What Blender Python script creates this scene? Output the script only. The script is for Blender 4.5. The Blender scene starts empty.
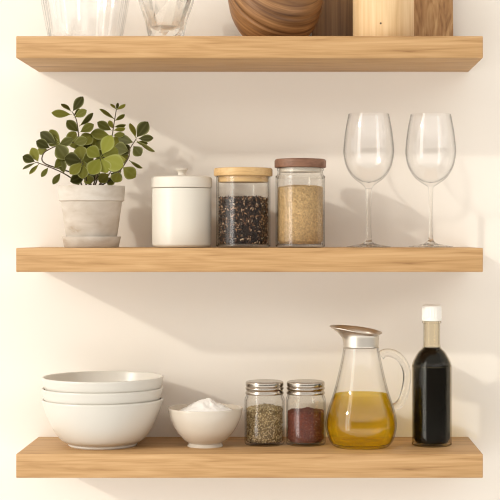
import bpy, bmesh, math, random
from mathutils import Vector, Matrix, Euler, noise
PI = math.pi
random.seed(7)
scn = bpy.context.scene
COL = scn.collection

# ------------------------------------------------------------------ measures
F = 1500.0            # focal length in pixels of a 500 px frame
S0 = 640.0            # pixels per metre at the shelf fronts
D = F / S0            # camera to shelf front
DEP = 0.20            # shelf depth, wall at y = 0
CX, CY, CZ = 300.0, 235.0, 1.45

def sc(t):            # pixels per metre at depth t behind the shelf fronts
    return F / (D + t)
def P(px, py, t):     # measured point -> world
    return Vector(((px - CX) / sc(t), -DEP + t, CZ + (CY - py) / sc(t)))
Z_TOP = CZ + 199 / S0
Z_MID = CZ - 13 / S0
Z_LOW = CZ - 219 / S0
def at(px, t, z):
    return Vector(((px - CX) / sc(t), -DEP + t, z))

# ------------------------------------------------------------------ helpers
def link(o, parent=None):
    COL.objects.link(o)
    if parent is not None:
        o.parent = parent
    return o

def mesh(name, V, Fc, mat, parent=None, smooth=True, angle=40, loc=None):
    me = bpy.data.meshes.new(name)
    me.from_pydata([tuple(v) for v in V], [], Fc)
    bm = bmesh.new(); bm.from_mesh(me)
    bmesh.ops.remove_doubles(bm, verts=bm.verts, dist=1e-6)
    bmesh.ops.recalc_face_normals(bm, faces=bm.faces)
    bm.to_mesh(me); bm.free()
    if smooth:
        me.polygons.foreach_set('use_smooth', [True] * len(me.polygons))
        me.set_sharp_from_angle(angle=math.radians(angle))
    me.materials.append(mat)
    o = bpy.data.objects.new(name, me)
    if loc is not None:
        o.location = loc
    return link(o, parent)

def thing(name, label, cat, loc=(0, 0, 0), group=None, rot=None):
    o = bpy.data.objects.new(name, None)
    o.empty_display_size = 0.03
    o.location = loc
    if rot: o.rotation_euler = rot
    link(o)
    return tag(o, label, cat, group)

def tag(o, label, cat, group=None, kind=None):
    o['label'] = label; o['category'] = cat
    if group: o['group'] = group
    if kind: o['kind'] = kind
    return o

def spl(pts, n=8):
    """Catmull-Rom through pts"""
    out = []
    p = [pts[0]] + list(pts) + [pts[-1]]
    for i in range(1, len(p) - 2):
        a, b, c, d = p[i-1], p[i], p[i+1], p[i+2]
        for k in range(n):
            t = k / n
            out.append(tuple(0.5 * ((2*b[j]) + (-a[j]+c[j])*t + (2*a[j]-5*b[j]+4*c[j]-d[j])*t*t
                       + (-a[j]+3*b[j]-3*c[j]+d[j])*t**3) for j in range(len(b))))
    out.append(tuple(pts[-1]))
    return out

def lathe_data(prof, seg=64, mod=None):
    V, Fc, rings = [], [], []
    for r, z in prof:
        if abs(r) < 1e-7:
            rings.append([len(V)]); V.append((0, 0, z))
        else:
            ids = []
            for i in range(seg):
                a = 2 * PI * i / seg
                rr = r * (mod(a, r, z) if mod else 1)
                ids.append(len(V)); V.append((rr * math.cos(a), rr * math.sin(a), z))
            rings.append(ids)
    for A, B in zip(rings, rings[1:]):
        for i in range(seg):
            j = (i + 1) % seg
            if len(A) == 1 and len(B) == 1: continue
            if len(A) == 1: Fc.append((A[0], B[j], B[i]))
            elif len(B) == 1: Fc.append((A[i], A[j], B[0]))
            else: Fc.append((A[i], A[j], B[j], B[i]))
    return V, Fc

def lathe(name, prof, mat, parent=None, seg=64, mod=None, loc=None, smooth=True, angle=40):
    V, Fc = lathe_data(prof, seg, mod)
    return mesh(name, V, Fc, mat, parent, smooth, angle, loc)

def tube_data(pts, rad, seg=12, squash=1.0):
    V, Fc = [], []
    n = len(pts)
    up = Vector((0, 1, 0))
    for i, p in enumerate(pts):
        p = Vector(p)
        tg = (Vector(pts[min(i+1, n-1)]) - Vector(pts[max(i-1, 0)])).normalized()
        s = tg.cross(up)
        if s.length < 1e-4: s = tg.cross(Vector((1, 0, 0)))
        s.normalize(); u = s.cross(tg).normalized()
        r = rad[i] if isinstance(rad, (list, tuple)) else rad
        for k in range(seg):
            a = 2 * PI * k / seg
            V.append(p + s * (r * math.cos(a)) + u * (r * squash * math.sin(a)))
    for i in range(n - 1):
        for k in range(seg):
            l = (k + 1) % seg
            Fc.append((i*seg+k, i*seg+l, (i+1)*seg+l, (i+1)*seg+k))
    Fc.append(tuple(range(seg))[::-1]); Fc.append(tuple((n-1)*seg + k for k in range(seg)))
    return V, Fc

def rbox(name, x0, x1, y0, y1, z0, z1, mat, bev=0.002, parent=None, loc=None, segs=2):
    bm = bmesh.new()
    bmesh.ops.create_cube(bm, size=1)
    for v in bm.verts:
        v.co = Vector(((x0+x1)/2 + v.co.x*(x1-x0), (y0+y1)/2 + v.co.y*(y1-y0), (z0+z1)/2 + v.co.z*(z1-z0)))
    bmesh.ops.bevel(bm, geom=list(bm.edges), offset=bev, segments=segs, affect='EDGES', profile=0.5)
    me = bpy.data.meshes.new(name); bm.to_mesh(me); bm.free()
    me.polygons.foreach_set('use_smooth', [True] * len(me.polygons))
    me.set_sharp_from_angle(angle=math.radians(50))
    me.materials.append(mat)
    o = bpy.data.objects.new(name, me)
    if loc is not None: o.location = loc
    return link(o, parent)

# ------------------------------------------------------------------ materials
def newmat(name):
    m = bpy.data.materials.new(name); m.use_nodes = True
    nt = m.node_tree
    for n in list(nt.nodes): nt.nodes.remove(n)
    out = nt.nodes.new('ShaderNodeOutputMaterial')
    return m, nt, out

def N(nt, kind, **kw):
    n = nt.nodes.new(kind)
    for k, v in kw.items():
        if k.startswith('i_'):
            n.inputs[k[2:].replace('_', ' ')].default_value = v
        else:
            setattr(n, k, v)
    return n

def ramp(nt, stops, interp='LINEAR'):
    r = nt.nodes.new('ShaderNodeValToRGB')
    r.color_ramp.interpolation = interp
    e = r.color_ramp.elements
    while len(e) > 1: e.remove(e[-1])
    e[0].position = stops[0][0]; e[0].color = (*stops[0][1], 1)
    for p, c in stops[1:]:
        x = e.new(p); x.color = (*c, 1)
    return r

def coords(nt, scale=(1, 1, 1), rot=(0, 0, 0), loc=(0, 0, 0)):
    tc = nt.nodes.new('ShaderNodeTexCoord')
    mp = nt.nodes.new('ShaderNodeMapping')
    mp.inputs['Scale'].default_value = scale
    mp.inputs['Rotation'].default_value = rot
    mp.inputs['Location'].default_value = loc
    nt.links.new(tc.outputs['Object'], mp.inputs['Vector'])
    return mp

def principled(nt, out, **kw):
    b = nt.nodes.new('ShaderNodeBsdfPrincipled')
    for k, v in kw.items():
        b.inputs[k.replace('_', ' ')].default_value = v
    nt.links.new(b.outputs[0], out.inputs[0])
    return b

def plain(name, col, rough=0.5, var=0.04, vscale=30, bump=0.0, bscale=200, metallic=0.0, coat=0.0, spec=0.5):
    m, nt, out = newmat(name)
    b = principled(nt, out, Roughness=rough, Metallic=metallic, Coat_Weight=coat)
    b.inputs['Specular IOR Level'].default_value = spec
    mp = coords(nt)
    nz = N(nt, 'ShaderNodeTexNoise'); nz.inputs['Scale'].default_value = vscale; nz.inputs['Detail'].default_value = 4
    nt.links.new(mp.outputs[0], nz.inputs['Vector'])
    lo = tuple(c * (1 - var) for c in col); hi = tuple(min(1, c * (1 + var)) for c in col)
    r = ramp(nt, [(0.3, lo), (0.7, hi)])
    nt.links.new(nz.outputs['Fac'], r.inputs[0]); nt.links.new(r.outputs[0], b.inputs['Base Color'])
    if bump:
        n2 = N(nt, 'ShaderNodeTexNoise'); n2.inputs['Scale'].default_value = bscale; n2.inputs['Detail'].default_value = 5
        nt.links.new(mp.outputs[0], n2.inputs['Vector'])
        bp = N(nt, 'ShaderNodeBump'); bp.inputs['Strength'].default_value = bump; bp.inputs['Distance'].default_value = 0.002
        nt.links.new(n2.outputs['Fac'], bp.inputs['Height']); nt.links.new(bp.outputs[0], b.inputs['Normal'])
    return m

def wood(name, stops, scale, fine=0.35, rough=0.45, rot=(0, 0, 0), wave=None, knot=None, off=(0, 0, 0), dist=0.6, axis=None):
    """grain runs along the axis with the smallest scale"""
    m, nt, out = newmat(name)
    b = principled(nt, out, Roughness=rough)
    b.inputs['Specular IOR Level'].default_value = 0.35
    if axis:
        # stripes lie across the given axis
        n_, lo_, hi_ = axis
        tc0 = nt.nodes.new('ShaderNodeTexCoord')
        dt = N(nt, 'ShaderNodeVectorMath', operation='DOT_PRODUCT'); dt.inputs[1].default_value = n_
        nt.links.new(tc0.outputs['Object'], dt.inputs[0])
        dm = N(nt, 'ShaderNodeMath', operation='MULTIPLY'); dm.inputs[1].default_value = hi_ - lo_
        nt.links.new(dt.outputs['Value'], dm.inputs[0])
        sv = N(nt, 'ShaderNodeVectorMath', operation='SCALE'); sv.inputs[0].default_value = n_
        nt.links.new(dm.outputs[0], sv.inputs['Scale'])
        s2 = N(nt, 'ShaderNodeVectorMath', operation='SCALE'); s2.inputs['Scale'].default_value = lo_
        nt.links.new(tc0.outputs['Object'], s2.inputs[0])
        mp = N(nt, 'ShaderNodeVectorMath', operation='ADD')
        nt.links.new(sv.outputs[0], mp.inputs[0]); nt.links.new(s2.outputs[0], mp.inputs[1])
    else:
        mp = coords(nt, scale, rot, off)
    n1 = N(nt, 'ShaderNodeTexNoise'); n1.inputs['Scale'].default_value = 1.0; n1.inputs['Detail'].default_value = 3
    n1.inputs['Distortion'].default_value = dist
    nt.links.new(mp.outputs[0], n1.inputs['Vector'])
    src = n1.outputs['Fac']
    if wave:
        w = N(nt, 'ShaderNodeTexWave', wave_type='BANDS', bands_direction=wave[0])
        w.inputs['Scale'].default_value = wave[1]; w.inputs['Distortion'].default_value = wave[2]
        w.inputs['Detail'].default_value = 2; w.inputs['Detail Scale'].default_value = wave[3]
        nt.links.new(mp.outputs[0], w.inputs['Vector'])
        mx = N(nt, 'ShaderNodeMath', operation='MULTIPLY_ADD'); mx.inputs[1].default_value = 0.35
        ad = N(nt, 'ShaderNodeMath', operation='MULTIPLY'); ad.inputs[1].default_value = 0.65
        nt.links.new(src, ad.inputs[0]); nt.links.new(w.outputs['Fac'], mx.inputs[0]); nt.links.new(ad.outputs[0], mx.inputs[2])
        src = mx.outputs[0]
    # fine pores
    sm = N(nt, 'ShaderNodeVectorMath', operation='MULTIPLY'); sm.inputs[1].default_value = (2.0, 5, 5) if scale[0] < scale[2] else (5, 5, 2.0)
    nt.links.new(mp.outputs[0], sm.inputs[0])
    n2 = N(nt, 'ShaderNodeTexNoise'); n2.inputs['Scale'].default_value = 1.0; n2.inputs['Detail'].default_value = 4
    nt.links.new(sm.outputs[0], n2.inputs['Vector'])
    mix = N(nt, 'ShaderNodeMix', data_type='FLOAT'); mix.inputs['Factor'].default_value = fine
    nt.links.new(src, mix.inputs['A']); nt.links.new(n2.outputs['Fac'], mix.inputs['B'])
    r = ramp(nt, stops)
    nt.links.new(mix.outputs['Result'], r.inputs[0])
    colout = r.outputs[0]
    if knot:
        kp, kr = knot
        tc = nt.nodes.new('ShaderNodeTexCoord')
        dd = N(nt, 'ShaderNodeVectorMath', operation='DISTANCE'); dd.inputs[1].default_value = kp
        nt.links.new(tc.outputs['Object'], dd.inputs[0])
        kr_ = N(nt, 'ShaderNodeMapRange'); kr_.inputs['From Min'].default_value = kr * 0.5; kr_.inputs['From Max'].default_value = kr
        kr_.inputs['To Min'].default_value = 1; kr_.inputs['To Max'].default_value = 0
        nt.links.new(dd.outputs['Value'], kr_.inputs['Value'])
        km = N(nt, 'ShaderNodeMix', data_type='RGBA'); km.inputs['B'].default_value = (0.05, 0.025, 0.012, 1)
        nt.links.new(kr_.outputs[0], km.inputs['Factor']); nt.links.new(colout, km.inputs['A'])
        colout = km.outputs['Result']
    nt.links.new(colout, b.inputs['Base Color'])
    bp = N(nt, 'ShaderNodeBump'); bp.inputs['Strength'].default_value = 0.12; bp.inputs['Distance'].default_value = 0.001
    nt.links.new(n2.outputs['Fac'], bp.inputs['Height']); nt.links.new(bp.outputs[0], b.inputs['Normal'])
    return m

def thin_glass(name, edge=(0.62, 0.58, 0.52), body=(0.985, 0.98, 0.965), edge_pow=3.5, refl=1.0):
    """thin-walled clear glass: see-through, mirror-like by Schlick's law, darker where one looks along the wall"""
    m, nt, out = newmat(name)
    lw = N(nt, 'ShaderNodeLayerWeight'); lw.inputs['Blend'].default_value = 0.5
    p5 = N(nt, 'ShaderNodeMath', operation='POWER'); p5.inputs[1].default_value = 5
    nt.links.new(lw.outputs['Facing'], p5.inputs[0])
    fr = N(nt, 'ShaderNodeMath', operation='MULTIPLY_ADD', use_clamp=True); fr.inputs[1].default_value = 0.5 * refl; fr.inputs[2].default_value = 0.042 * refl
    nt.links.new(p5.outputs[0], fr.inputs[0])
    p3 = N(nt, 'ShaderNodeMath', operation='POWER'); p3.inputs[1].default_value = edge_pow
    nt.links.new(lw.outputs['Facing'], p3.inputs[0])
    mc = N(nt, 'ShaderNodeMix', data_type='RGBA'); mc.inputs['A'].default_value = (*body, 1); mc.inputs['B'].default_value = (*edge, 1)
    nt.links.new(p3.outputs[0], mc.inputs['Factor'])
    tr = N(nt, 'ShaderNodeBsdfTransparent'); nt.links.new(mc.outputs['Result'], tr.inputs['Color'])
    gl = N(nt, 'ShaderNodeBsdfGlossy'); gl.inputs['Roughness'].default_value = 0.02
    ms = N(nt, 'ShaderNodeMixShader')
    nt.links.new(fr.outputs[0], ms.inputs[0]); nt.links.new(tr.outputs[0], ms.inputs[1]); nt.links.new(gl.outputs[0], ms.inputs[2])
    nt.links.new(ms.outputs[0], out.inputs[0])
    return m

def seeds_mat(name, stops, rough=0.6):
    m, nt, out = newmat(name)
    b = principled(nt, out, Roughness=rough)
    g = N(nt, 'ShaderNodeNewGeometry')
    r = ramp(nt, stops, 'LINEAR')
    nt.links.new(g.outputs['Random Per Island'], r.inputs[0])
    hs = N(nt, 'ShaderNodeHueSaturation'); nt.links.new(r.outputs[0], hs.inputs['Color'])
    mp = coords(nt)
    nz = N(nt, 'ShaderNodeTexNoise'); nz.inputs['Scale'].default_value = 420; nz.inputs['Detail'].default_value = 3
    nt.links.new(mp.outputs[0], nz.inputs['Vector'])
    mr = N(nt, 'ShaderNodeMapRange'); mr.inputs['From Min'].default_value = .3; mr.inputs['From Max'].default_value = .7
    mr.inputs['To Min'].default_value = .7; mr.inputs['To Max'].default_value = 1.2
    nt.links.new(nz.outputs['Fac'], mr.inputs['Value']); nt.links.new(mr.outputs[0], hs.inputs['Value'])
    nt.links.new(hs.outputs[0], b.inputs['Base Color'])
    return m

M = {}
M['wall'] = plain('warm_plaster', (0.86, 0.795, 0.71), 0.9, var=0.012, vscale=3, bump=0.05, bscale=120, spec=0.2)
M['oak'] = wood('oak', [(0.30, (0.20, 0.092, 0.030)), (0.40, (0.39, 0.215, 0.085)), (0.51, (0.475, 0.277, 0.118)), (0.68, (0.56, 0.345, 0.163))],
                (5.5, 85, 85), fine=0.42, rough=0.55, dist=1.2)
M['walnut_bowl'] = wood('striped_walnut', [(0.28, (0.07, 0.028, 0.009)), (0.42, (0.16, 0.072, 0.026)), (0.56, (0.26, 0.125, 0.047)), (0.72, (0.42, 0.23, 0.095))],
                (9, 9, 75), fine=0.3, rough=0.4, dist=.5, axis=((.33, -.66, .67), 7, 115))
M['walnut_board'] = wood('dark_walnut', [(0.3, (0.10, 0.048, 0.016)), (0.5, (0.25, 0.13, 0.048)), (0.7, (0.36, 0.20, 0.082))], (60, 60, 3), fine=0.35)
M['olive_board'] = wood('olive_wood', [(0.28, (0.13, 0.06, 0.02)), (0.45, (0.40, 0.21, 0.08)), (0.62, (0.58, 0.36, 0.16)), (0.8, (0.66, 0.44, 0.22))],
                (48, 48, 11), fine=0.3, dist=2.2)
M['pale_wood'] = wood('pale_wood', [(0.25, (0.44, 0.25, 0.105)), (0.42, (0.64, 0.42, 0.21)), (0.62, (0.74, 0.53, 0.30)), (0.8, (0.80, 0.60, 0.37))], (70, 70, 5), fine=0.35,
                knot=((-0.007, -0.0495, 0.0245), 0.0022))
M['bamboo'] = wood('bamboo', [(0.3, (0.46, 0.275, 0.11)), (0.5, (0.60, 0.39, 0.175)), (0.7, (0.66, 0.45, 0.22))], (8, 70, 90), fine=0.4, rough=0.45)
M['walnut_lid'] = wood('walnut_lid', [(0.3, (0.125, 0.055, 0.030)), (0.5, (0.205, 0.098, 0.056)), (0.7, (0.26, 0.13, 0.078))], (8, 70, 90), fine=0.4, rough=0.5)
M['bowl'] = plain('white_stoneware', (0.64, 0.60, 0.53), 0.32, var=0.015, vscale=18, spec=0.5)
M['cream'] = plain('cream_glaze', (0.72, 0.67, 0.58), 0.28, var=0.02, vscale=14, coat=0.15)
M['cream_lid'] = plain('matt_cream', (0.68, 0.62, 0.53), 0.5, var=0.02, vscale=20)
M['flourbowl'] = plain('greige_glaze', (0.60, 0.53, 0.44), 0.25, var=0.02, vscale=14, coat=0.2)
M['flour'] = plain('flour', (0.90, 0.875, 0.83), 1.0, var=0.02, vscale=90, bump=0.6, bscale=260, spec=0.1)
M['soil'] = plain('soil', (0.075, 0.042, 0.022), 1.0, var=0.5, vscale=120, bump=1.0, bscale=180, spec=0.1)
M['steel'] = plain('brushed_steel', (0.46, 0.41, 0.35), 0.22, var=0.04, vscale=60, metallic=1.0)
M['spout'] = plain('polished_steel', (0.68, 0.62, 0.54), 0.33, var=0.03, vscale=60, metallic=1.0)
M['cap'] = plain('white_plastic', (0.86, 0.83, 0.77), 0.42, var=0.01)
M['sauce'] = plain('soy_sauce', (0.004, 0.003, 0.002), 0.04, var=0.3, spec=0.08)
M['glass'] = thin_glass('clear_glass', edge=(0.05, 0.04, 0.03), body=(1, .998, .992), edge_pow=6, refl=.75)
M['bottleglass'] = thin_glass('bottle_glass', edge=(0.40, 0.36, 0.30), body=(.98, .96, .90), edge_pow=3.5, refl=.35)
M['jarglass'] = thin_glass('jar_glass', edge=(0.12, 0.10, 0.08), body=(1, .998, .99), edge_pow=6, refl=.8)
M['wineglass'] = thin_glass('crystal', edge=(0.05, 0.05, 0.05), body=(1, 1, 1), edge_pow=6.5, refl=1.1)
def solid_glass(name, k, ior=1.47):
    m, nt, out = newmat(name)
    g = N(nt, 'ShaderNodeBsdfGlass'); g.inputs['IOR'].default_value = ior; g.inputs['Color'].default_value = (.99, .985, .97, 1)
    t = N(nt, 'ShaderNodeBsdfTransparent')
    ms = N(nt, 'ShaderNodeMixShader'); ms.inputs[0].default_value = k
    nt.links.new(g.outputs[0], ms.inputs[2]); nt.links.new(t.outputs[0], ms.inputs[1]); nt.links.new(ms.outputs[0], out.inputs[0])
    return m
M['solid'] = solid_glass('solid_glass', .88)
M['seal'] = plain('clear_seal', (0.62, 0.56, 0.47), 0.4)

def pot_mat():
    m, nt, out = newmat('whitewashed_terracotta')
    b = principled(nt, out, Roughness=0.85); b.inputs['Specular IOR Level'].default_value = 0.2
    mp = coords(nt, (1, 1, 2.2))
    n = N(nt, 'ShaderNodeTexNoise'); n.inputs['Scale'].default_value = 22; n.inputs['Detail'].default_value = 6; n.inputs['Distortion'].default_value = 0.5
    nt.links.new(mp.outputs[0], n.inputs['Vector'])
    r = ramp(nt, [(0.28, (0.40, 0.31, 0.23)), (0.42, (0.52, 0.455, 0.38)), (0.58, (0.58, 0.52, 0.45)), (0.75, (0.63, 0.58, 0.515))])
    nt.links.new(n.outputs['Fac'], r.inputs[0]); nt.links.new(r.outputs[0], b.inputs['Base Color'])
    n2 = N(nt, 'ShaderNodeTexNoise'); n2.inputs['Scale'].default_value = 240; n2.inputs['Detail'].default_value = 4
    nt.links.new(mp.outputs[0], n2.inputs['Vector'])
    bp = N(nt, 'ShaderNodeBump'); bp.inputs['Strength'].default_value = 0.25; bp.inputs['Distance'].default_value = 0.001
    nt.links.new(n2.outputs['Fac'], bp.inputs['Height']); nt.links.new(bp.outputs[0], b.inputs['Normal'])
    return m
M['pot'] = pot_mat()

def leaf_mat(name, c0, c1, c2):
    m, nt, out = newmat(name)
    g = N(nt, 'ShaderNodeNewGeometry')
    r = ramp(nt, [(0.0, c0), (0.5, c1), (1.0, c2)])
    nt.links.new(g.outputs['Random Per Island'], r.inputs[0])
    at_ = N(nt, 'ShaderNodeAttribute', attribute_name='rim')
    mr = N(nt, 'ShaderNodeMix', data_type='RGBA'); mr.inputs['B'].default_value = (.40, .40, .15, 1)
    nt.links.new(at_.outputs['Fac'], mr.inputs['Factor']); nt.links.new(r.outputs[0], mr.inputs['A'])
    b = N(nt, 'ShaderNodeBsdfPrincipled'); b.inputs['Roughness'].default_value = 0.45; b.inputs['Specular IOR Level'].default_value = 0.16
    nt.links.new(mr.outputs['Result'], b.inputs['Base Color'])
    t = N(nt, 'ShaderNodeBsdfTranslucent')
    hs = N(nt, 'ShaderNodeHueSaturation'); hs.inputs['Value'].default_value = 1.5
    nt.links.new(mr.outputs['Result'], hs.inputs['Color']); nt.links.new(hs.outputs[0], t.inputs['Color'])
    ms = N(nt, 'ShaderNodeMixShader'); ms.inputs[0].default_value = 0.2
    nt.links.new(b.outputs[0], ms.inputs[1]); nt.links.new(t.outputs[0], ms.inputs[2]); nt.links.new(ms.outputs[0], out.inputs[0])
    return m
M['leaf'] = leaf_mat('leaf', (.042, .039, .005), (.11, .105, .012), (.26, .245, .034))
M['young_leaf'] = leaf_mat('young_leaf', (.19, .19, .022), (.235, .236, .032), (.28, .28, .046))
M['stem'] = plain('twig', (0.085, 0.055, 0.022), 0.7, var=0.3, vscale=80)

def oil_mat():
    m, nt, out = newmat('olive_oil')
    g = N(nt, 'ShaderNodeBsdfGlass'); g.inputs['IOR'].default_value = 1.3; g.inputs['Color'].default_value = (0.99, 0.83, 0.09, 1)
    t = N(nt, 'ShaderNodeBsdfTransparent'); t.inputs['Color'].default_value = (0.985, 0.85, 0.16, 1)
    ms = N(nt, 'ShaderNodeMixShader'); ms.inputs[0].default_value = 0.5
    nt.links.new(g.outputs[0], ms.inputs[1]); nt.links.new(t.outputs[0], ms.inputs[2]); nt.links.new(ms.outputs[0], out.inputs[0])
    return m
M['oil'] = oil_mat()
M['s_mixed'] = seeds_mat('mixed_seeds', [(0, (0.012, 0.007, 0.004)), (0.55, (0.045, 0.020, 0.009)), (0.72, (0.15, 0.062, 0.026)), (0.88, (0.36, 0.19, 0.09)), (1, (0.68, 0.52, 0.36))])
M['s_grain'] = seeds_mat('pale_grain', [(0, (0.44, 0.285, 0.125)), (0.15, (0.54, 0.36, 0.17)), (1, (0.62, 0.43, 0.215))])
M['s_green'] = seeds_mat('dried_herb_seeds', [(0, (0.18, 0.11, 0.04)), (0.3, (0.40, 0.275, 0.115)), (0.7, (0.58, 0.43, 0.215)), (1, (0.76, 0.63, 0.40))])
M['s_red'] = seeds_mat('crushed_red_spice', [(0, (0.08, 0.014, 0.005)), (0.6, (0.18, 0.038, 0.015)), (0.92, (0.28, 0.08, 0.035)), (1, (0.45, 0.20, 0.12))])

# ------------------------------------------------------------------ setting
wall = mesh('wall_back', [(-2.4, 0, 0), (2.4, 0, 0), (2.4, 0, 2.8), (-2.4, 0, 2.8), (-2.4, .1, 0), (2.4, .1, 0), (2.4, .1, 2.8), (-2.4, .1, 2.8)],
            [(0, 1, 2, 3), (5, 4, 7, 6), (3, 2, 6, 7), (1, 0, 4, 5), (0, 3, 7, 4), (2, 1, 5, 6)], M['wall'], smooth=False)
wall['kind'] = 'structure'

XL, XR = (16 - CX) / S0, (483 - CX) / S0
for ztop, th, lab in ((Z_TOP, 22 / S0, 'topmost oak floating shelf, holding glassware and wooden kitchenware'),
                      (Z_MID, 24 / S0, 'middle oak floating shelf, under the potted plant and wine glasses'),
                      (Z_LOW, 24 / S0, 'lowest oak floating shelf, under the bowls and oil carafe')):
    c = Vector(((XL + XR) / 2, -DEP / 2, ztop))
    o = rbox('wooden_shelf', XL - c.x, XR - c.x, -DEP / 2, DEP / 2, -th, 0, M['oak'], bev=0.0012)
    o.location = c
    tag(o, lab, 'shelf', 'oak floating shelves')

# ------------------------------------------------------------------ stacked bowls
def bowl_profile(R, h, rf, th, foot=0.004, floor=0.0178):
    outer = spl([(rf, foot), (rf + .30*(R-rf), h*.16), (rf + .62*(R-rf), h*.42), (rf + .85*(R-rf), h*.72), (R, h)], 8)
    inner = [(0, floor), (rf*.99, floor)]
    o2 = [(r - th, z + th*.25) for r, z in outer if z > floor + .002 and r - th > rf*1.03]
    rim = [(R - th*.15, h + th*.35), (R - th*.5, h + th*.5), (R - th*.85, h + th*.35)]
    return [(0, .0015), (rf*.82, .0015), (rf*.86, 0), (rf*.97, 0), (rf, foot*.4)] + outer + rim + o2[::-1] + inner[::-1]

bt = 0.098
bp = bowl_profile(0.0985, 0.0745, 0.0555, 0.0036)
first = None
for k, lab in enumerate(('bottom white ceramic bowl, the one standing directly on the shelf',
                         'middle white ceramic bowl, between two others in the stack',
                         'topmost white ceramic bowl of the stack, its inside open to view')):
    loc = at(102.8 + (0, -.4, .2)[k], bt, Z_LOW + .0180 * k)
    if first is None:
        first = lathe('bowl', bp, M['bowl'], seg=128, loc=loc); o = first
    else:
        o = first.copy(); link(o); o.location = loc
    tag(o, lab, 'bowl', 'stacked white bowls')

# ------------------------------------------------------------------ flour bowl
ft = 0.09
fR, fh = 37.5 / sc(ft), 0.0612
outer = spl([(.0262, .0052), (.0355, .0115), (.0482, .0265), (.0570, .0445), (fR, fh)], 8)
prof = [(0, .002), (.024, .002), (.0255, 0), (.0290, 0), (.0290, .0012), (.0266, .0040)] + outer + \
       [(fR - .0006, fh + .0012), (fR - .0016, fh + .0014), (fR - .0026, fh + .0008)] + \
       [(r - .003, z + .001) for r, z in outer[::-1] if r > .034] + [(.028, .0115), (0, .0095)]
o = lathe('small_bowl', prof, M['flourbowl'], seg=96, loc=at(205.3, ft, Z_LOW))
tag(o, 'small beige footed bowl filled with white flour', 'bowl')
V, Fc = [], []
NR, NA = 26, 72
def inner_r(z):
    pts = [(r - .0036, zz + .001) for r, zz in outer]
    for (r0, z0), (r1, z1) in zip(pts, pts[1:]):
        if z0 <= z <= z1: return r0 + (r1 - r0) * (z - z0) / max(1e-9, z1 - z0)
    return pts[-1][0]
zf = .0525
RF = inner_r(zf)
for i in range(NR + 1):
    q = i / NR
    for j in range(NA):
        a = 2 * PI * j / NA
        r = RF * q
        h = .0252 * max(0, 1 - (q / .95) ** 1.25) ** 1.1
        p = Vector((r * math.cos(a), r * math.sin(a), 0))
        nn = noise.noise(p * 90) * .0022 + noise.noise(p * 220 + Vector((3, 1, 7))) * .0011
        V.append((p.x + .003 * (1 - q), p.y, zf + h + nn * (1 - q ** 4)))
for i in range(NR):
    for j in range(NA):
        k = (j + 1) % NA
        Fc.append((i*NA+j, i*NA+k, (i+1)*NA+k, (i+1)*NA+j))
nb = len(V)
lev = [(inner_r(z) - .0002, z) for z in (.045, .036, .027, .020)]
prev = NR * NA
for r, z in lev:
    b0 = len(V)
    for j in range(NA):
        a = 2 * PI * j / NA; V.append((r * math.cos(a), r * math.sin(a), z))
    for j in range(NA):
        k = (j + 1) % NA; Fc.append((prev + j, prev + k, b0 + k, b0 + j))
    prev = b0
Fc.append(tuple(prev + j for j in range(NA))[::-1])
o = mesh('flour', V, Fc, M['flour'], angle=80, loc=at(205.3, ft, Z_LOW))
tag(o, 'heap of white flour in the small beige bowl', 'flour', kind='stuff')

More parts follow.
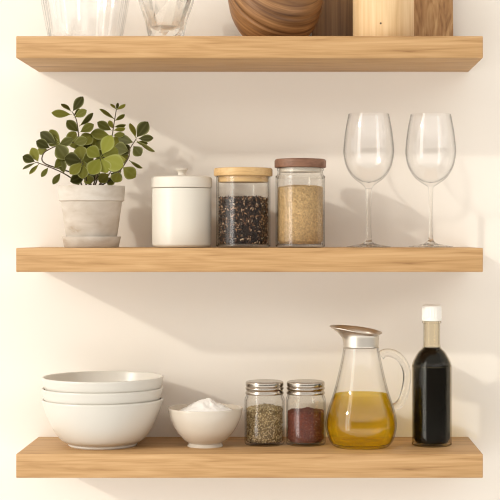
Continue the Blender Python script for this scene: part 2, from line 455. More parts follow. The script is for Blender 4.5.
# ------------------------------------------------------------------ seeds
def seed_mesh(name, R, z0, top, n, size, mat, loc, rng, heap=0.0, core=(.1, .05, .02)):
    """a filling of loose seeds: seeds packed at the rim and the surface over a packed core"""
    V, Fc = [], []
    def ztop(x, y):
        q = math.hypot(x, y) / R
        return top + heap * (1 - q * q) + .0022 * noise.noise(Vector((x * 60, y * 60, R * 100)))
    l, w = size
    def add(x, y, z):
        q = Euler((rng.uniform(0, 6.3), rng.uniform(0, 6.3), rng.uniform(0, 6.3))).to_matrix()
        s = rng.uniform(.75, 1.2)
        b = len(V)
        for d in ((l, 0, 0), (-l, 0, 0), (0, w, 0), (0, -w, 0), (0, 0, w * .8), (0, 0, -w * .8)):
            v = q @ (Vector(d) * s * .5)
            v += Vector((x, y, z))
            v.z = max(v.z, z0)
            h = math.hypot(v.x, v.y)
            lim = R - .0045 * max(0, 1 - (v.z - z0) / .0075) ** 1.5
            if h > lim: v.x *= lim / h; v.y *= lim / h
            V.append(v)
        for f in ((0, 2, 4), (2, 1, 4), (1, 3, 4), (3, 0, 4), (2, 0, 5), (1, 2, 5), (3, 1, 5), (0, 3, 5)):
            Fc.append(tuple(b + i for i in f))
    for i in range(n):
        a = rng.uniform(0, 2 * PI)
        if i % 4:
            r = R - l * .5 + (rng.random() ** .5) * (l - w) * .5 * .8 - rng.random() * w * .3
            x, y = r * math.cos(a), r * math.sin(a)
            z = rng.uniform(z0 + w * .4, ztop(x, y))
        else:
            r = R * math.sqrt(rng.random()) * .98
            x, y = r * math.cos(a), r * math.sin(a)
            z = ztop(x, y) - rng.random() * w
        add(x, y, z)
    # packed core
    rc = R - l * .38
    nb, NA, nf = len(V), 40, len(Fc)
    rings = [(rc - .0045, z0 + w * .2), (rc - .0006, z0 + .0065), (rc - .0006, top - w * .9), (rc * .5, top + heap * .75 - w * .9)]
    for r, z in rings:
        for j in range(NA):
            a = 2 * PI * j / NA
            V.append(Vector((r * math.cos(a), r * math.sin(a), z)))
    for k in range(3):
        for j in range(NA):
            m_ = (j + 1) % NA
            Fc.append((nb+k*NA+j, nb+k*NA+m_, nb+(k+1)*NA+m_, nb+(k+1)*NA+j))
    Fc.append(tuple(nb + j for j in range(NA))[::-1]); Fc.append(tuple(nb + 3*NA + j for j in range(NA)))
    me = bpy.data.meshes.new(name)
    me.from_pydata([tuple(v) for v in V], [], Fc)
    me.polygons.foreach_set('use_smooth', [True] * len(me.polygons))
    me.materials.append(mat)
    me.materials.append(plain(name + '_core', core, .9, var=.3, vscale=300))
    me.polygons.foreach_set('material_index', [0] * nf + [1] * (len(Fc) - nf))
    o = bpy.data.objects.new(name, me); o.location = loc
    return link(o)

# ------------------------------------------------------------------ spice jars
def spice_jar(px, label, nlid=2):
    t = 0.11
    loc = at(px, t, Z_LOW)
    r = thing('spice_jar', label, 'jar', loc, 'spice jars with metal lids')
    R, H = .0326, .083
    outer = spl([(.0285, 0), (.0314, .0012), (R, .0045), (R, .012), (R, .066), (R, .0735), (R - .0012, .0772), (R - .0022, .079)], 5) + [(.0298, H)]
    inner = [(.0278, H), (.0282, .079)] + spl([(R - .0036, .0755), (R - .0020, .071), (R - .0019, .064), (R - .0019, .012), (R - .0026, .0065), (.027, .0042)], 5)
    lathe('glass_body', [(0, .0006), (.026, .0006)] + outer + inner + [(0, .0040)], M['jarglass'], r, 72)
    Rl = .0312
    z0, z1 = .0822, .1035
    pr = [(Rl - .0016, z0 + .001), (Rl - .0004, z0), (Rl + .0002, z0 + .0012), (Rl + .0002, z0 + .0030)]
    pr += spl([(Rl - .0012, z0 + .0050), (Rl - .0014, z0 + .0062), (Rl + .0001, z0 + .0088), (Rl + .0001, z0 + .0108), (Rl - .0010, z0 + .0124), (Rl - .0002, z0 + .0142), (Rl - .0002, z1 - .003), (Rl - .0012, z1 - .0008), (Rl - .0034, z1)], 4)
    pr += [(Rl - .006, z1 - .0004), (0, z1 - .0004)]
    pr = [(0, H + .0006), (Rl - .0018, H + .0006)] + pr
    lathe('lid', pr, M['steel'], r, 72)
    return r, loc
rng = random.Random(3)
r, loc = spice_jar(264.6, 'steel-lidded spice jar of greenish seeds, beside the flour bowl')
o = seed_mesh('dried_seeds', .0303, .0046, .0585, 2300, (.0046, .0022), M['s_green'], loc, rng, heap=.006, core=(.19, .125, .05))
tag(o, 'greenish beige dried seeds filling the left spice jar', 'seeds', kind='stuff')
r, loc = spice_jar(305.7, 'steel-lidded spice jar of dark red spice, beside the oil carafe')
o = seed_mesh('crushed_spice', .0303, .0046, .0545, 4200, (.0024, .0019), M['s_red'], loc, rng, heap=.004, core=(.15, .03, .013))
tag(o, 'dark red crushed spice filling the right spice jar', 'spice', kind='stuff')

# ------------------------------------------------------------------ storage jars on the middle shelf
def jar_body(R, H, parent, seg=72):
    outer = spl([(R - .0045, 0), (R - .0014, .0010), (R, .0042), (R, .012), (R, H - .012), (R, H - .002), (R - .0008, H)], 5)
    inner = spl([(R - .0022, H - .0006), (R - .0024, H - .003), (R - .0024, H - .012), (R - .0024, .012), (R - .0034, .0066), (R - .007, .0048)], 5)
    return lathe('glass_body', [(0, .0008), (R - .008, .0008)] + outer + inner + [(0, .0046)], M['jarglass'], parent, seg)

t = 0.10
loc = at(243.3, t, Z_MID)
r = thing('storage_jar', 'wide glass jar of dark mixed seeds under a pale bamboo lid', 'jar', loc)
R = .0440
jar_body(R, .1155, r)
ld = lathe('lid', [(0, .1160), (R + .0025, .1160), (R + .0036, .1170), (R + .0038, .119), (R + .0038, .126), (R + .0030, .1283), (R + .0012, .1290), (0, .1290)], M['bamboo'], r, 72)
lathe('stopper', [(0, .1060), (R - .0044, .1060), (R - .0034, .1070), (R - .0034, .1159), (0, .1159)], M['bamboo'], ld, 72)
o = seed_mesh('mixed_seeds', R - .0030, .0054, .0800, 2600, (.0074, .0030), M['s_mixed'], loc, rng, heap=.002, core=(.022, .011, .006))
tag(o, 'dark brown mixed seeds in the bamboo-lidded jar', 'seeds', kind='stuff')

loc = at(300.3, t, Z_MID)
r = thing('storage_jar', 'glass jar of pale grain under a dark reddish walnut lid', 'jar', loc)
R = .0402
H = .1290
outer = spl([(R - .0045, 0), (R - .0014, .0010), (R, .0042), (R, .012), (R, .108), (R, .113), (R - .0014, .1172), (R - .0030, .119)], 5) + [(R - .0034, H - .004), (R - .0022, H - .0036), (R - .0022, H - .0006), (R - .0030, H)]
inner = spl([(R - .0056, H - .0006), (R - .0058, .121), (R - .0050, .118), (R - .0026, .112), (R - .0024, .104), (R - .0024, .012), (R - .0034, .0066), (R - .007, .0048)], 5)
lathe('glass_body', [(0, .0008), (R - .008, .0008)] + outer + inner + [(0, .0046)], M['jarglass'], r, 72)
ld = lathe('lid', [(0, .1296), (R + .0005, .1296), (R + .0016, .1304), (R + .0019, .132), (R + .0019, .1400), (R + .0010, .1428), (R - .0012, .1438), (0, .1438)], M['walnut_lid'], r, 72)
lathe('seal', [(0, .1225), (R - .0072, .1225), (R - .0066, .1232), (R - .0066, .1294), (0, .1294)], M['seal'], ld, 64)
o = seed_mesh('pale_grain', R - .0030, .0054, .0985, 9000, (.0017, .0014), M['s_grain'], loc, rng, heap=.003, core=(.52, .35, .165))
tag(o, 'fine pale beige grain in the walnut-lidded jar', 'grain', kind='stuff')

# ------------------------------------------------------------------ ceramic canister
loc = at(181.8, t, Z_MID)
r = thing('canister', 'cream ceramic canister with a knobbed lid, beside the plant', 'canister', loc)
R = .0482
H = .0960
lathe('body', [(0, .0010), (R - .010, .0010), (R - .0095, 0)] + spl([(R - .0080, 0), (R - .0030, .0014), (R - .0004, .0060), (R, .012), (R, H - .010), (R, H - .0015), (R - .0010, H)], 6)
      + [(R - .0030, H), (R - .0040, H - .001), (R - .0042, .012), (R - .010, .006), (0, .006)], M['cream'], r, 96)
lid = lathe('lid', [(0, H + .0006), (R - .0006, H + .0006), (R + .0010, H + .0014), (R + .0012, H + .0030), (R + .0010, H + .0155), (R - .0002, H + .0180), (R - .003, H + .0192), (R - .02, H + .0205), (0, H + .0210)], M['cream_lid'], r, 96)
zk = H + .0207
lathe('knob', [(0, zk)] + spl([(.0078, zk), (.0066, zk + .0018), (.0064, zk + .0045), (.0080, zk + .0078), (.0098, zk + .0098), (.0094, zk + .0112), (.0060, zk + .0122), (0, zk + .0124)], 5), M['cream_lid'], lid, 48)

# ------------------------------------------------------------------ wine glasses
def wine_glass(px, t, label, thick):
    loc = at(px, t, Z_MID)
    r = thing('wine_glass', label, 'wine glass', loc, 'stemmed wine glasses')
    rs = .0042 * thick
    k = 1.0
    outer = spl([(rs, .097), (rs * 1.35, .1005), (.0135, .1055), (.0265, .1155), (.0370, .1325), (.0416, .1540), (.0412, .1680), (.0385, .1920), (.0334, .2192)], 8)
    inner = [(.0329, .2196), (.0325, .2192)] + [(rr - .0009, z + .0004) for rr, z in spl([(.0334, .2188), (.0385, .1920), (.0412, .1680), (.0416, .1540), (.0370, .1335), (.0265, .1172), (.0135, .1085), (.006, .1068)], 8)] + [(0, .1062)]
    lathe('bowl', [(0, .0968), (rs, .0968)] + outer + inner, M['wineglass'], r, 96)
    stem = spl([(.0105, .0066), (.0056, .0102), (rs * .86, .019), (rs * .72, .040), (rs * .80, .075), (rs, .0966)], 8)
    lathe('stem', [(0, .0066)] + stem + [(0, .0966)], M['solid'], r, 40)
    lathe('foot', [(0, .0002), (.034, .0002), (.0362, .0004), (.0365, .0010), (.0360, .0016)] + spl([(.030, .0026), (.020, .0042), (.0108, .0065)], 5) + [(0, .0065)], M['solid'], r, 96)
wine_glass(368.7, .125, 'left wine glass, thicker stemmed, next to the walnut-lidded jar', 1.35)
wine_glass(430.7, .135, 'right wine glass, near the right end of the middle shelf', .95)

# ------------------------------------------------------------------ oil carafe
t = 0.085
loc = at(361.2, t, Z_LOW)
r = thing('oil_carafe', 'tall glass carafe half full of golden oil, with steel pouring lip', 'carafe', loc)
body = [(.0395, 0), (.0440, .0010), (.0510, .0090), (.0562, .0240), (.0577, .0370), (.0560, .0510), (.0512, .0680), (.0440, .0900), (.0370, .1180), (.0315, .1430), (.0292, .1560), (.0286, .1640)]
ob = spl(body, 8)
ib = [(rr - .0022, max(z, .004)) for rr, z in ob if z > .0045]
lathe('glass_body', [(0, .0010), (.037, .0010)] + ob + [(.0275, .1646)] + ib[::-1] + [(.040, .0046), (0, .0046)], M['glass'], r, 96)
# oil
lvl = .0850
oi = [(rr - .0026, z) for rr, z in ob if .0062 < z < lvl]
ro = oi[-1][0]
o = lathe('olive_oil', [(0, .0054), (.040, .0054)] + oi + [(ro - .0003, lvl), (0, lvl)], M['oil'], None, 96, loc=loc)
tag(o, 'golden olive oil lying in the lower half of the carafe', 'oil', kind='stuff')
# steel collar and lip
V, Fc = [], []
NA = 96
rows = 16
for i in range(rows + 1):
    q = i / rows
    for j in range(NA):
        a = 2 * PI * j / NA
        c, s = math.cos(a), math.sin(a)
        left = max(0, -c)
        sp = left ** 5
        rim_r = .0345 + .0172 * sp
        rim_z = .1885 + .0058 * left ** 1.2 - .0050 * max(0, c) + .0026 * s
        zb = .1790 - .0095 * left ** 3
        if q < .45:
            rr, zz = .0290, .1600 + (zb - .1600) * q / .45
        else:
            u = (q - .45) / .55
            rr = .0290 + (rim_r - .0290) * (u ** (1.6 - .1 * sp))
            zz = zb + (rim_z - zb) * (u ** (.9))
        V.append((rr * c, rr * s * (1 - .25 * sp * 0), zz))
for i in range(rows):
    for j in range(NA):
        k = (j + 1) % NA
        Fc.append((i*NA+j, i*NA+k, (i+1)*NA+k, (i+1)*NA+j))
o = mesh('pouring_lip', V, Fc, M['spout'], r, angle=60)
md = o.modifiers.new('thickness', 'SOLIDIFY'); md.thickness = .0010; md.offset = 1.0
# handle
def rel(px, py): 
    q = P(px, py, t); return Vector((q.x - loc.x, 0, q.z - loc.z))
hp = spl([tuple(rel(*p)) for p in ((380.6, 355.6), (385, 352.9), (392, 353.3), (400, 358), (405.5, 367), (407.0, 378), (405.0, 391), (401.8, 400.5), (398.3, 404.8), (394.6, 407.3))], 8)
n = len(hp)
rad = [.0066 + .0010 * max(0, 1 - i / 6) + .0002 * max(0, 1 - (n - 1 - i) / 6) for i in range(n)]
V, Fc = tube_data(hp, rad, 24)
mesh('handle', V, Fc, M['solid'], r, angle=60)

# ------------------------------------------------------------------ sauce bottle
t = 0.098
loc = at(431.7, t, Z_LOW)
r = thing('sauce_bottle', 'dark bottle of black sauce with a white screw cap', 'bottle', loc)
bo = spl([(.0270, 0), (.0306, .0010), (.0322, .0040), (.0322, .012), (.0322, .118), (.0320, .1290), (.0300, .1370), (.0230, .1500), (.0160, .1575), (.0140, .1630), (.0134, .172), (.0134, .198)], 8)
bi = [(rr - .0018, z) for rr, z in bo if z > .006]
lathe('glass_body', [(0, .0012), (.024, .0012)] + bo + [(.0152, .1990), (.0156, .2005), (.0152, .2020), (.0130, .2022), (.0116, .2022)] + bi[::-1] + [(.027, .0046), (0, .0046)], M['bottleglass'], r, 72)
si = [(rr - .0023, z) for rr, z in bo if .0068 < z < .1600]
o = lathe('dark_sauce', [(0, .0056), (.026, .0056)] + si + [(0, si[-1][1])], M['sauce'], None, 72, loc=loc)
tag(o, 'black sauce filling the bottle up to its shoulders', 'sauce', kind='stuff')
def ribs(a, r_, z): return 1 + (.018 * (1 if math.cos(40 * a) > 0 else -1) if .2065 < z < .2245 and r_ > .014 else 0)
lathe('cap', [(0, .2026), (.0150, .2026), (.0160, .2032), (.0160, .2064), (.0156, .2068), (.0157, .2070), (.0157, .2240), (.0157, .2252), (.0150, .2274), (.0136, .2284), (0, .2288)], M['cap'], r, 160, mod=ribs)

# ------------------------------------------------------------------ top shelf: glassware
t = 0.09
M['vase'] = thin_glass('vase_glass', edge=(0.15, 0.14, 0.12), body=(1, 1, 1), edge_pow=8.0, refl=1.2)
def opt(a, r_, z): return 1 + .026 * math.cos(13 * a) * min(1, z / .03)
R0 = 36.5 / sc(t)
ov = spl([(R0 - .004, 0), (R0 - .0008, .001), (R0, .005), (R0 + .0035, .03), (R0 + .0105, .07), (R0 + .0155, .115), (R0 + .013, .16), (R0 + .008, .195)], 7)
iv = [(rr - .0028, z + .0006) for rr, z in ov if z > .008]
o = lathe('glass_vase', [(0, .001), (R0 - .006, .001)] + ov + [(ov[-1][0] - .0014, .1962)] + iv[::-1] + [(R0 - .006, .0075), (0, .0075)], M['vase'], None, 168, mod=opt, loc=at(85.3, t, Z_TOP), angle=80)
tag(o, 'large ribbed clear glass vase at the left of the top shelf', 'vase')

t = 0.08
NA = 12
V, Fc = [], []
prof = [(0, .0010), (.0200, .0010), (.0225, 0), (.0262, .0004), (.0275, .006), (.0285, .014), (.0345, .036), (.0430, .066), (.0482, .092), (.0490, .098), (.0484, .0990),
        (.0462, .0990), (.0458, .096), (.0440, .088), (.0392, .066), (.0300, .042), (.0200, .026), (.0090, .0212), (0, .0205)]
rings = []
for i, (rr, z) in enumerate(prof):
    if rr < 1e-6:
        rings.append([len(V)]); V.append((0, 0, z)); continue
    ids = []
    out_side = 3 <= i <= 8
    for j in range(NA):
        a = 2 * PI * (j + (.5 if (out_side and i % 2) else 0)) / NA
        q = rr * (1.0 + (.06 if (out_side and (i + j) % 2) else 0))
        ids.append(len(V)); V.append((q * math.cos(a), q * math.sin(a), z))
    rings.append(ids)
for A, B in zip(rings, rings[1:]):
    for j in range(NA):
        k = (j + 1) % NA
        if len(A) == 1: Fc.append((A[0], B[k], B[j]))
        elif len(B) == 1: Fc.append((A[j], A[k], B[0]))
        else: Fc.append((A[j], A[k], B[k])); Fc.append((A[j], B[k], B[j]))
M['cut'] = solid_glass('cut_crystal', .7)
o = mesh('glass_tumbler', V, Fc, M['cut'], angle=14, loc=at(166.0, t, Z_TOP))
tag(o, 'cut crystal tumbler with a thick base, on the top shelf', 'glass')

# ------------------------------------------------------------------ top shelf: woodware
t = 0.088
R = 47.8 / sc(t)
ax = Vector((.33, -.66, .67)).normalized()
px1 = 1 / sc(t)
op = spl([(22 * px1, 0), (28 * px1, 2.5 * px1), (36 * px1, 11 * px1), (43.6 * px1, 25 * px1), (47.4 * px1, 41 * px1), (47.6 * px1, 52 * px1), (45 * px1, 66 * px1), (40 * px1, 76 * px1)], 12)
ip = [(r0 - .006, max(z0, .007)) for r0, z0 in op if r0 > 30 * px1]
zc_ = 46 * px1
def carve(a, r0, z0):
    p = Vector((r0 * math.cos(a), r0 * math.sin(a), z0 - zc_))
    w_ = p.dot(ax)
    k = 1.0
    if r0 > 20 * px1:
        for c, wd, dp in ((-4.0 * px1, 1.3 * px1, .034), (-9.5 * px1, 1.1 * px1, .022), (12 * px1, 1.2 * px1, .018)):
            k -= dp * math.exp(-((w_ - c) / wd) ** 2)
    return k
o = lathe('wooden_bowl', [(0, .0008), (20 * px1, .0008)] + op + [(38 * px1, 76.6 * px1)] + ip[::-1] + [(0, .007)], M['walnut_bowl'], None, 192, mod=carve, loc=at(275.6, t, Z_TOP), angle=60)
tag(o, 'round dark striped wooden bowl with carved grooves, on the top shelf', 'bowl')

t = 0.082
Rc = 30.6 / sc(t)
o = lathe('wooden_canister', [(0, 0), (Rc - .002, 0), (Rc - .0005, .0006), (Rc, .002), (Rc, .168), (Rc - .001, .1695), (Rc - .008, .1695), (Rc - .009, .168), (Rc - .009, .010), (0, .010)], M['pale_wood'], None, 80, loc=at(383.4, t, Z_TOP))
tag(o, 'pale round wooden canister standing before the boards', 'canister')

def board(px0, px1, H, mat, label, th=.016):
    tf = .160
    x0, x1 = (px0 - CX) / sc(tf), (px1 - CX) / sc(tf)
    w = x1 - x0
    rad = .016
    pts = []
    for cx, cz, a0 in ((w/2 - rad, rad * .5, -90), (w/2 - rad, H - rad, 0), (-w/2 + rad, H - rad, 90), (-w/2 + rad, rad * .5, 180)):
        rr = rad if cz > .05 else rad * .5
        cx2 = cx + (rad - rr) * (1 if cx > 0 else -1)
        for k in range(7):
            a = math.radians(a0 + 90 * k / 6)
            pts.append((cx2 + rr * math.cos(a), cz + rr * math.sin(a)))
    bm = bmesh.new()
    f = bm.faces.new([bm.verts.new((x, 0, z)) for x, z in pts])
    ex = bmesh.ops.extrude_face_region(bm, geom=[f])
    bmesh.ops.translate(bm, verts=[v for v in ex['geom'] if isinstance(v, bmesh.types.BMVert)], vec=(0, th, 0))
    bmesh.ops.recalc_face_normals(bm, faces=bm.faces)
    bmesh.ops.bevel(bm, geom=[e for e in bm.edges if abs(e.verts[0].co.y - e.verts[1].co.y) < 1e-6], offset=.0025, segments=2, affect='EDGES')
    me = bpy.data.meshes.new('cutting_board'); bm.to_mesh(me); bm.free()
    me.polygons.foreach_set('use_smooth', [True] * len(me.polygons)); me.set_sharp_from_angle(angle=math.radians(35))
    me.materials.append(mat)
    o = bpy.data.objects.new('cutting_board', me); link(o)
    ang = math.asin((DEP - tf - th) / H)
    o.rotation_euler = (-ang * .93, 0, 0)
    o.location = ((x0 + x1) / 2, -DEP + tf, Z_TOP + math.sin(ang) * th + .0003)
    return tag(o, label, 'cutting board', 'cutting boards leaning on the wall')
board(312, 372, .25, M['walnut_board'], 'dark brown wooden board behind the round wooden bowl')
board(377, 453.5, .23, M['olive_board'], 'wavy-grained wooden board at the right, behind the pale canister')

# ------------------------------------------------------------------ potted plant
t = 0.10
loc = at(91.6, t, Z_MID)
o = lathe('plant_saucer', [(0, 0), (.0425, 0), (.0440, .0008), (.0475, .0165), (.0472, .0178), (.0456, .0180), (.0445, .0170), (.0425, .0062), (.0410, .0052), (0, .0052)], M['pot'], None, 80, loc=loc, angle=50)
tag(o, 'round clay saucer under the flower pot', 'saucer')
ploc = loc + Vector((0, 0, .0055))
plant = thing('potted_plant', 'leafy green jade plant in a whitewashed clay pot', 'plant', ploc)
zr = .0945
lathe('pot', [(0, 0), (.0380, 0), (.0395, .0008), (.0400, .002), (.0492, zr - .0262), (.0498, zr - .0255), (.0530, zr - .0240), (.0542, zr - .0010), (.0535, zr), (.0500, zr), (.0488, zr - .001), (.0480, zr - .02), (.0365, .008), (0, .008)], M['pot'], plant, 96, angle=50)
V, Fc = [], []
NR, NA = 14, 48
for i in range(NR + 1):
    for j in range(NA):
        a = 2 * PI * j / NA; q = i / NR; rr = .0482 * q
        p = Vector((rr * math.cos(a), rr * math.sin(a), 0))
        V.append((p.x, p.y, zr - .006 + .007 * (1 - q * q) + .003 * noise.noise(p * 160) * (1 - q ** 3)))
for i in range(NR):
    for j in range(NA):
        k = (j + 1) % NA; Fc.append((i*NA+j, i*NA+k, (i+1)*NA+k, (i+1)*NA+j))
mesh('soil', V, Fc, M['soil'], plant, angle=90)

SZ = 2.944
def zp(X, Y, dt):
    return P(10 + X / SZ, 85 + Y / SZ, .10 + dt) - ploc
def leaf_into(V, Fc, RIM, b, p, w, roll_sign, rng):
    a = p - b
    L = a.length
    a = a / L
    view = Vector((0, -1, 0))
    e = a.cross(view)
    e.normalize()
    n = e.cross(a).normalized()
    if n.y > 0: n = -n
    W = max(w, min(.42 * L, .015))
    phi = math.acos(max(-1, min(1, w / W))) * roll_sign
    wd = e * math.cos(phi) + n * math.sin(phi)
    nm = n * math.cos(phi) - e * math.sin(phi)
    NU, NV = 12, 4
    base = len(V)
    bend = rng.uniform(-.02, .10) * L
    for side in (0, 1):
        for i in range(NU + 1):
            u = i / NU
            pet = .10
            if u < pet: hw = .03
            else:
                x = (u - pet) / (1 - pet)
                hw = max(.03, math.sin(PI * x ** 1.25) ** .72) if x < .999 else .012
            hw *= W / 2
            for j in range(-NV, NV + 1):
                v = j / NV
                q = b + a * (L * u) + wd * (hw * v) + nm * (v * v * hw * .10 - bend * (u - .4) ** 2 * 1.5)
                th = .00065 * (1 - .5 * v * v)
                q = q + nm * (th if side == 0 else -th)
                V.append(q)
                RIM.append(.6 * max(0, (abs(v) - .72) / .28) + (.07 if j == 0 else 0))
    K = 2 * NV + 1
    off = (NU + 1) * K
    for i in range(NU):
        for j in range(K - 1):
            s0 = base + i * K + j
            Fc.append((s0, s0 + 1, s0 + K + 1, s0 + K))
            s1 = s0 + off
            Fc.append((s1, s1 + K, s1 + K + 1, s1 + 1))
        for j in (0, K - 1):
            s0 = base + i * K + j; s1 = s0 + off
            Fc.append((s0, s0 + K, s1 + K, s1))
    for i in (0, NU):
        for j in range(K - 1):
            s0 = base + i * K + j; s1 = s0 + off
            Fc.append((s0, s0 + 1, s1 + 1, s1))

# each branch: stem points (x, y, depth) and leaves (base x, base y, tip x, tip y, width, depth of base, depth of tip)
BR = [
 ([(225, 297, 0), (208, 230, .0), (203, 160, .004), (196, 105, .004), (184, 80, .002)],
  [(183, 80, 215, 34, 25, .002, -.004), (183, 87, 122, 82, 21, .002, -.010), (181, 78, 151, 54, 11, .002, .012), (188, 96, 226, 74, 22, .003, -.008),
   (187, 90, 206, 70, 9, .003, .012), (204, 122, 246, 83, 12, .004, .014), (202, 140, 167, 104, 27, .004, -.008), (204, 140, 247, 116, 25, .004, .002),
   (205, 180, 240, 145, 36, .004, .014), (206, 195, 180, 150, 34, .002, .012)]),
 ([(250, 297, .008), (275, 225, .012), (297, 165, .014), (306, 115, .014), (313, 72, .014)],
  [(313, 74, 340, 57, 8, .014, .006), (313, 72, 296, 55, 7, .014, .020), (313, 74, 318, 52, 7, .014, .018), (310, 102, 263, 71, 10, .014, .006), (308, 106, 338, 87, 10, .014, .008),
   (301, 135, 257, 109, 25, .014, .006), (304, 130, 291, 104, 14, .014, .024), (305, 124, 341, 118, 9, .014, .008), (303, 134, 339, 128, 10, .014, .002),
   (298, 150, 238, 141, 30, .014, .010), (302, 148, 337, 145, 15, .014, .004), (290, 175, 330, 165, 34, .014, .022), (284, 190, 255, 165, 34, .014, .022)]),
 ([(268, 297, -.004), (315, 262, -.006), (348, 215, -.004), (352, 190, -.002), (372, 158, 0)],
  [(371, 157, 406, 108, 34, 0, -.006), (371, 157, 353, 112, 13, 0, .010), (375, 158, 422, 156, 20, 0, -.006), (372, 164, 426, 196, 10, -.002, -.012),
   (370, 168, 406, 172, 13, 0, .012), (362, 178, 386, 208, 30, -.002, -.010), (366, 170, 318, 156, 26, 0, .012), (350, 222, 389, 246, 9, -.004, -.008),
   (330, 240, 370, 272, 36, -.006, -.014), (322, 256, 307, 286, 32, -.006, -.016), (352, 195, 308, 182, 36, -.002, .008), (345, 218, 300, 225, 34, -.004, .010)]),
 ([(205, 297, -.01), (180, 274, -.016), (148, 255, -.020), (112, 240, -.022), (76, 227, -.022)],
  [(76, 227, 37, 210, 25, -.022, -.024), (84, 229, 64, 184, 26, -.022, -.016), (76, 228, 37, 248, 9, -.022, -.028), (86, 232, 57, 263, 12, -.022, -.026),
   (114, 241, 92, 271, 14, -.022, -.028), (150, 257, 126, 292, 17, -.020, -.028), (160, 262, 150, 222, 24, -.018, -.012), (128, 247, 160, 215, 24, -.02, -.008)]),
 ([(212, 297, -.004), (190, 262, -.008), (104, 232, -.006), (97, 205, -.006), (118, 188, -.006), (160, 172, -.008), (205, 168, -.012)],
  [(120, 187, 77, 165, 28, -.006, -.012), (112, 190, 80, 196, 22, -.006, .006), (140, 178, 89, 138, 30, -.008, 0), (150, 175, 116, 130, 24, -.008, .008),
   (160, 172, 195, 138, 26, -.008, .002), (140, 180, 186, 158, 24, -.008, -.016), (134, 170, 165, 217, 40, -.010, -.022), (185, 172, 228, 160, 26, -.012, -.020), (150, 176, 110, 160, 28, -.008, .006)]),
 ([(245, 297, -.022), (256, 262, -.036), (268, 212, -.044)],
  [(268, 212, 227, 186, 36, -.044, -.054), (269, 209, 299, 148, 36, -.044, -.050), (267, 214, 235, 263, 40, -.044, -.058), (270, 214, 334, 240, 46, -.044, -.052),
   (270, 212, 318, 190, 40, -.043, -.030), (268, 214, 286, 258, 36, -.044, -.050)]),
 ([(225, 297, -.016), (222, 260, -.026), (212, 225, -.034)],
  [(213, 226, 160, 214, 38, -.034, -.044), (214, 228, 176, 262, 28, -.034, -.046), (212, 224, 246, 212, 38, -.034, -.030), (216, 232, 214, 276, 30, -.032, -.044), (212, 224, 205, 180, 36, -.034, -.026)]),
 ([(235, 297, .014), (236, 230, .022), (240, 190, .026)],
  [(240, 192, 205, 158, 40, .026, .030), (240, 192, 275, 150, 42, .026, .034), (238, 205, 190, 200, 42, .024, .030), (240, 205, 292, 205, 44, .024, .030),
   (237, 222, 200, 240, 40, .022, .030), (238, 222, 280, 240, 40, .022, .030), (240, 190, 246, 140, 40, .026, .036)]),
 ([(240, 297, .004), (232, 280, -.004), (222, 262, -.010)],
  [(224, 266, 178, 284, 30, -.010, -.024), (224, 264, 196, 246, 30, -.010, -.02), (226, 262, 262, 270, 32, -.008, -.018), (228, 262, 236, 292, 28, -.010, -.026), (230, 260, 250, 230, 36, -.008, -.004)]),
 ([(262, 297, .006), (284, 275, .004), (296, 255, .002)],
  [(294, 258, 330, 280, 28, .002, -.012), (292, 260, 262, 284, 30, .002, -.012), (296, 256, 280, 224, 36, .002, .006), (296, 256, 326, 240, 34, .002, .004), (286, 272, 306, 292, 26, .004, -.012)]),
 ([(262, 297, .012), (290, 240, .018), (315, 205, .020)],
  [(315, 207, 352, 178, 34, .020, .024), (312, 210, 350, 215, 34, .020, .024), (300, 226, 272, 196, 38, .018, .026), (298, 230, 330, 246, 38, .018, .024), (315, 205, 300, 165, 36, .02, .028)]),
]
rng = random.Random(11)
for st, lv in BR:
    pts = spl([tuple(zp(*p)) for p in st], 6)
    nn = len(pts)
    rad = [.0013 - .0006 * i / (nn - 1) for i in range(nn)]
    V, Fc = tube_data(pts, rad, 8)
    b = mesh('branch', V, Fc, M['stem'], plant, angle=60)
    V, Fc, RIM = [], [], []
    for (bx, by, tx, ty, w, d0, d1) in lv:
        leaf_into(V, Fc, RIM, zp(bx, by, d0), zp(tx, ty, d1), 1.12 * w / SZ / sc(.1), rng.choice((-1, 1)) if w > 16 else -1, rng)
    me = bpy.data.meshes.new('foliage')
    me.from_pydata([tuple(v) for v in V], [], Fc)
    bm = bmesh.new(); bm.from_mesh(me); bmesh.ops.recalc_face_normals(bm, faces=bm.faces); bm.to_mesh(me); bm.free()
    at_ = me.attributes.new('rim', 'FLOAT', 'POINT'); at_.data.foreach_set('value', RIM)
    me.polygons.foreach_set('use_smooth', [True] * len(me.polygons)); me.set_sharp_from_angle(angle=math.radians(50))
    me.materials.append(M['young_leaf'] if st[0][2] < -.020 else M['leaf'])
    link(bpy.data.objects.new('foliage', me), b)

# ------------------------------------------------------------------ light
sun = bpy.data.lights.new('sun', 'SUN')
sun.energy = 1.3; sun.angle = math.radians(1.9); sun.color = (1.0, 0.97, 0.88)
so = bpy.data.objects.new('sun', sun); link(so)
so.rotation_euler = Vector((1.41, 1.0, -.72)).to_track_quat('-Z', 'Y').to_euler()
so.location = (-3, -2.5, 3)

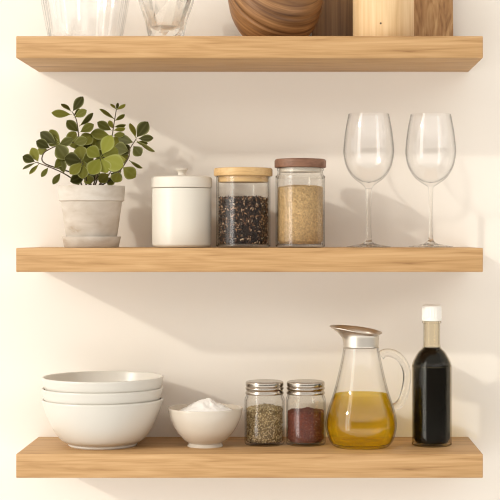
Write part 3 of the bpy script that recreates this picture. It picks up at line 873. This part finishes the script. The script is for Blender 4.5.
w = bpy.data.worlds.new('room_daylight'); scn.world = w; w.use_nodes = True
nt = w.node_tree
for n in list(nt.nodes): nt.nodes.remove(n)
out = nt.nodes.new('ShaderNodeOutputWorld')
tc = N(nt, 'ShaderNodeTexCoord')
sx = N(nt, 'ShaderNodeSeparateXYZ'); nt.links.new(tc.outputs['Generated'], sx.inputs[0])
def mth(op, a, b=None, c=None, clamp=False):
    n = N(nt, 'ShaderNodeMath', operation=op, use_clamp=clamp)
    for i, v in enumerate((a, b, c)):
        if v is None: continue
        if isinstance(v, (int, float)): n.inputs[i].default_value = v
        else: nt.links.new(v, n.inputs[i])
    return n.outputs[0]
nx = mth('MULTIPLY', sx.outputs['X'], -1.0); ny = mth('MULTIPLY', sx.outputs['Y'], -1.0)
az = mth('ARCTAN2', nx, ny)           # 0 = towards the camera side, positive to the left
hor = mth('SQRT', mth('ADD', mth('MULTIPLY', nx, nx), mth('MULTIPLY', ny, ny)))
tan_el = mth('DIVIDE', sx.outputs['Z'], mth('MAXIMUM', hor, 1e-4))
def band(v, lo, hi, soft):
    a = N(nt, 'ShaderNodeMapRange', interpolation_type='SMOOTHSTEP'); a.inputs['From Min'].default_value = lo - soft; a.inputs['From Max'].default_value = lo + soft
    b = N(nt, 'ShaderNodeMapRange', interpolation_type='SMOOTHSTEP'); b.inputs['From Min'].default_value = hi - soft; b.inputs['From Max'].default_value = hi + soft
    nt.links.new(v, a.inputs['Value']); nt.links.new(v, b.inputs['Value'])
    return mth('MULTIPLY', a.outputs[0], mth('SUBTRACT', 1.0, b.outputs[0]))
r_ = math.radians
win = mth('ADD', band(az, r_(42), r_(48), r_(.6)), band(az, r_(50), r_(56), r_(.6)))
win = mth('MULTIPLY', win, band(tan_el, -.30, .85, .02))
# room tone: invented fill, weaker overhead and underfoot, dimmed camera-side to darken reflections
def smooth(v, lo, hi):
    a = N(nt, 'ShaderNodeMapRange', interpolation_type='SMOOTHSTEP'); a.inputs['From Min'].default_value = lo; a.inputs['From Max'].default_value = hi
    nt.links.new(v, a.inputs['Value']); return a.outputs[0]
absz = mth('ABSOLUTE', sx.outputs['Z'])
tone = mth('MULTIPLY_ADD', smooth(absz, .62, .38), 1.15, .95)
dim = mth('MULTIPLY', band(tan_el, -.17, .20, .07), band(az, r_(-130), r_(36), r_(6)))
tone = mth('MULTIPLY', tone, mth('MULTIPLY_ADD', dim, -.88, 1.0))
lp = N(nt, 'ShaderNodeMix', data_type='RGBA'); lp.inputs['A'].default_value = (1.0, .965, .91, 1); lp.inputs['B'].default_value = (1.0, .97, .92, 1)
nt.links.new(win, lp.inputs['Factor'])
stg = mth('MULTIPLY_ADD', win, 4.2, tone)
bg = N(nt, 'ShaderNodeBackground'); nt.links.new(lp.outputs['Result'], bg.inputs['Color']); nt.links.new(stg, bg.inputs['Strength'])
nt.links.new(bg.outputs[0], out.inputs[0])
try:
    w.cycles.sampling_method = 'MANUAL'; w.cycles.sample_map_resolution = 1024
except Exception: pass

# ------------------------------------------------------------------ camera
cam = bpy.data.cameras.new('camera'); co = bpy.data.objects.new('camera', cam); link(co)
cam.sensor_width = 36; cam.lens = 36 * F / 500
cam.shift_x = (250 - CX) / 500; cam.shift_y = (CY - 250) / 500
co.location = (0, -DEP - D, CZ); co.rotation_euler = (PI / 2, 0, 0)
cam.clip_start = .05
scn.camera = co

vs = scn.view_settings
vs.view_transform = 'Standard'; vs.look = 'None'; vs.exposure = -0.19; vs.gamma = 1.0
try: vs.use_curve_mapping = False
except Exception: pass
cy = scn.cycles
cy.use_denoising = True
cy.filter_width = 1.15
try:
    cy.denoiser = 'OPENIMAGEDENOISE'; cy.denoising_input_passes = 'RGB_ALBEDO_NORMAL'
except Exception: pass
cy.max_bounces = 16; cy.transparent_max_bounces = 32; cy.transmission_bounces = 12; cy.glossy_bounces = 6
cy.sample_clamp_indirect = 8
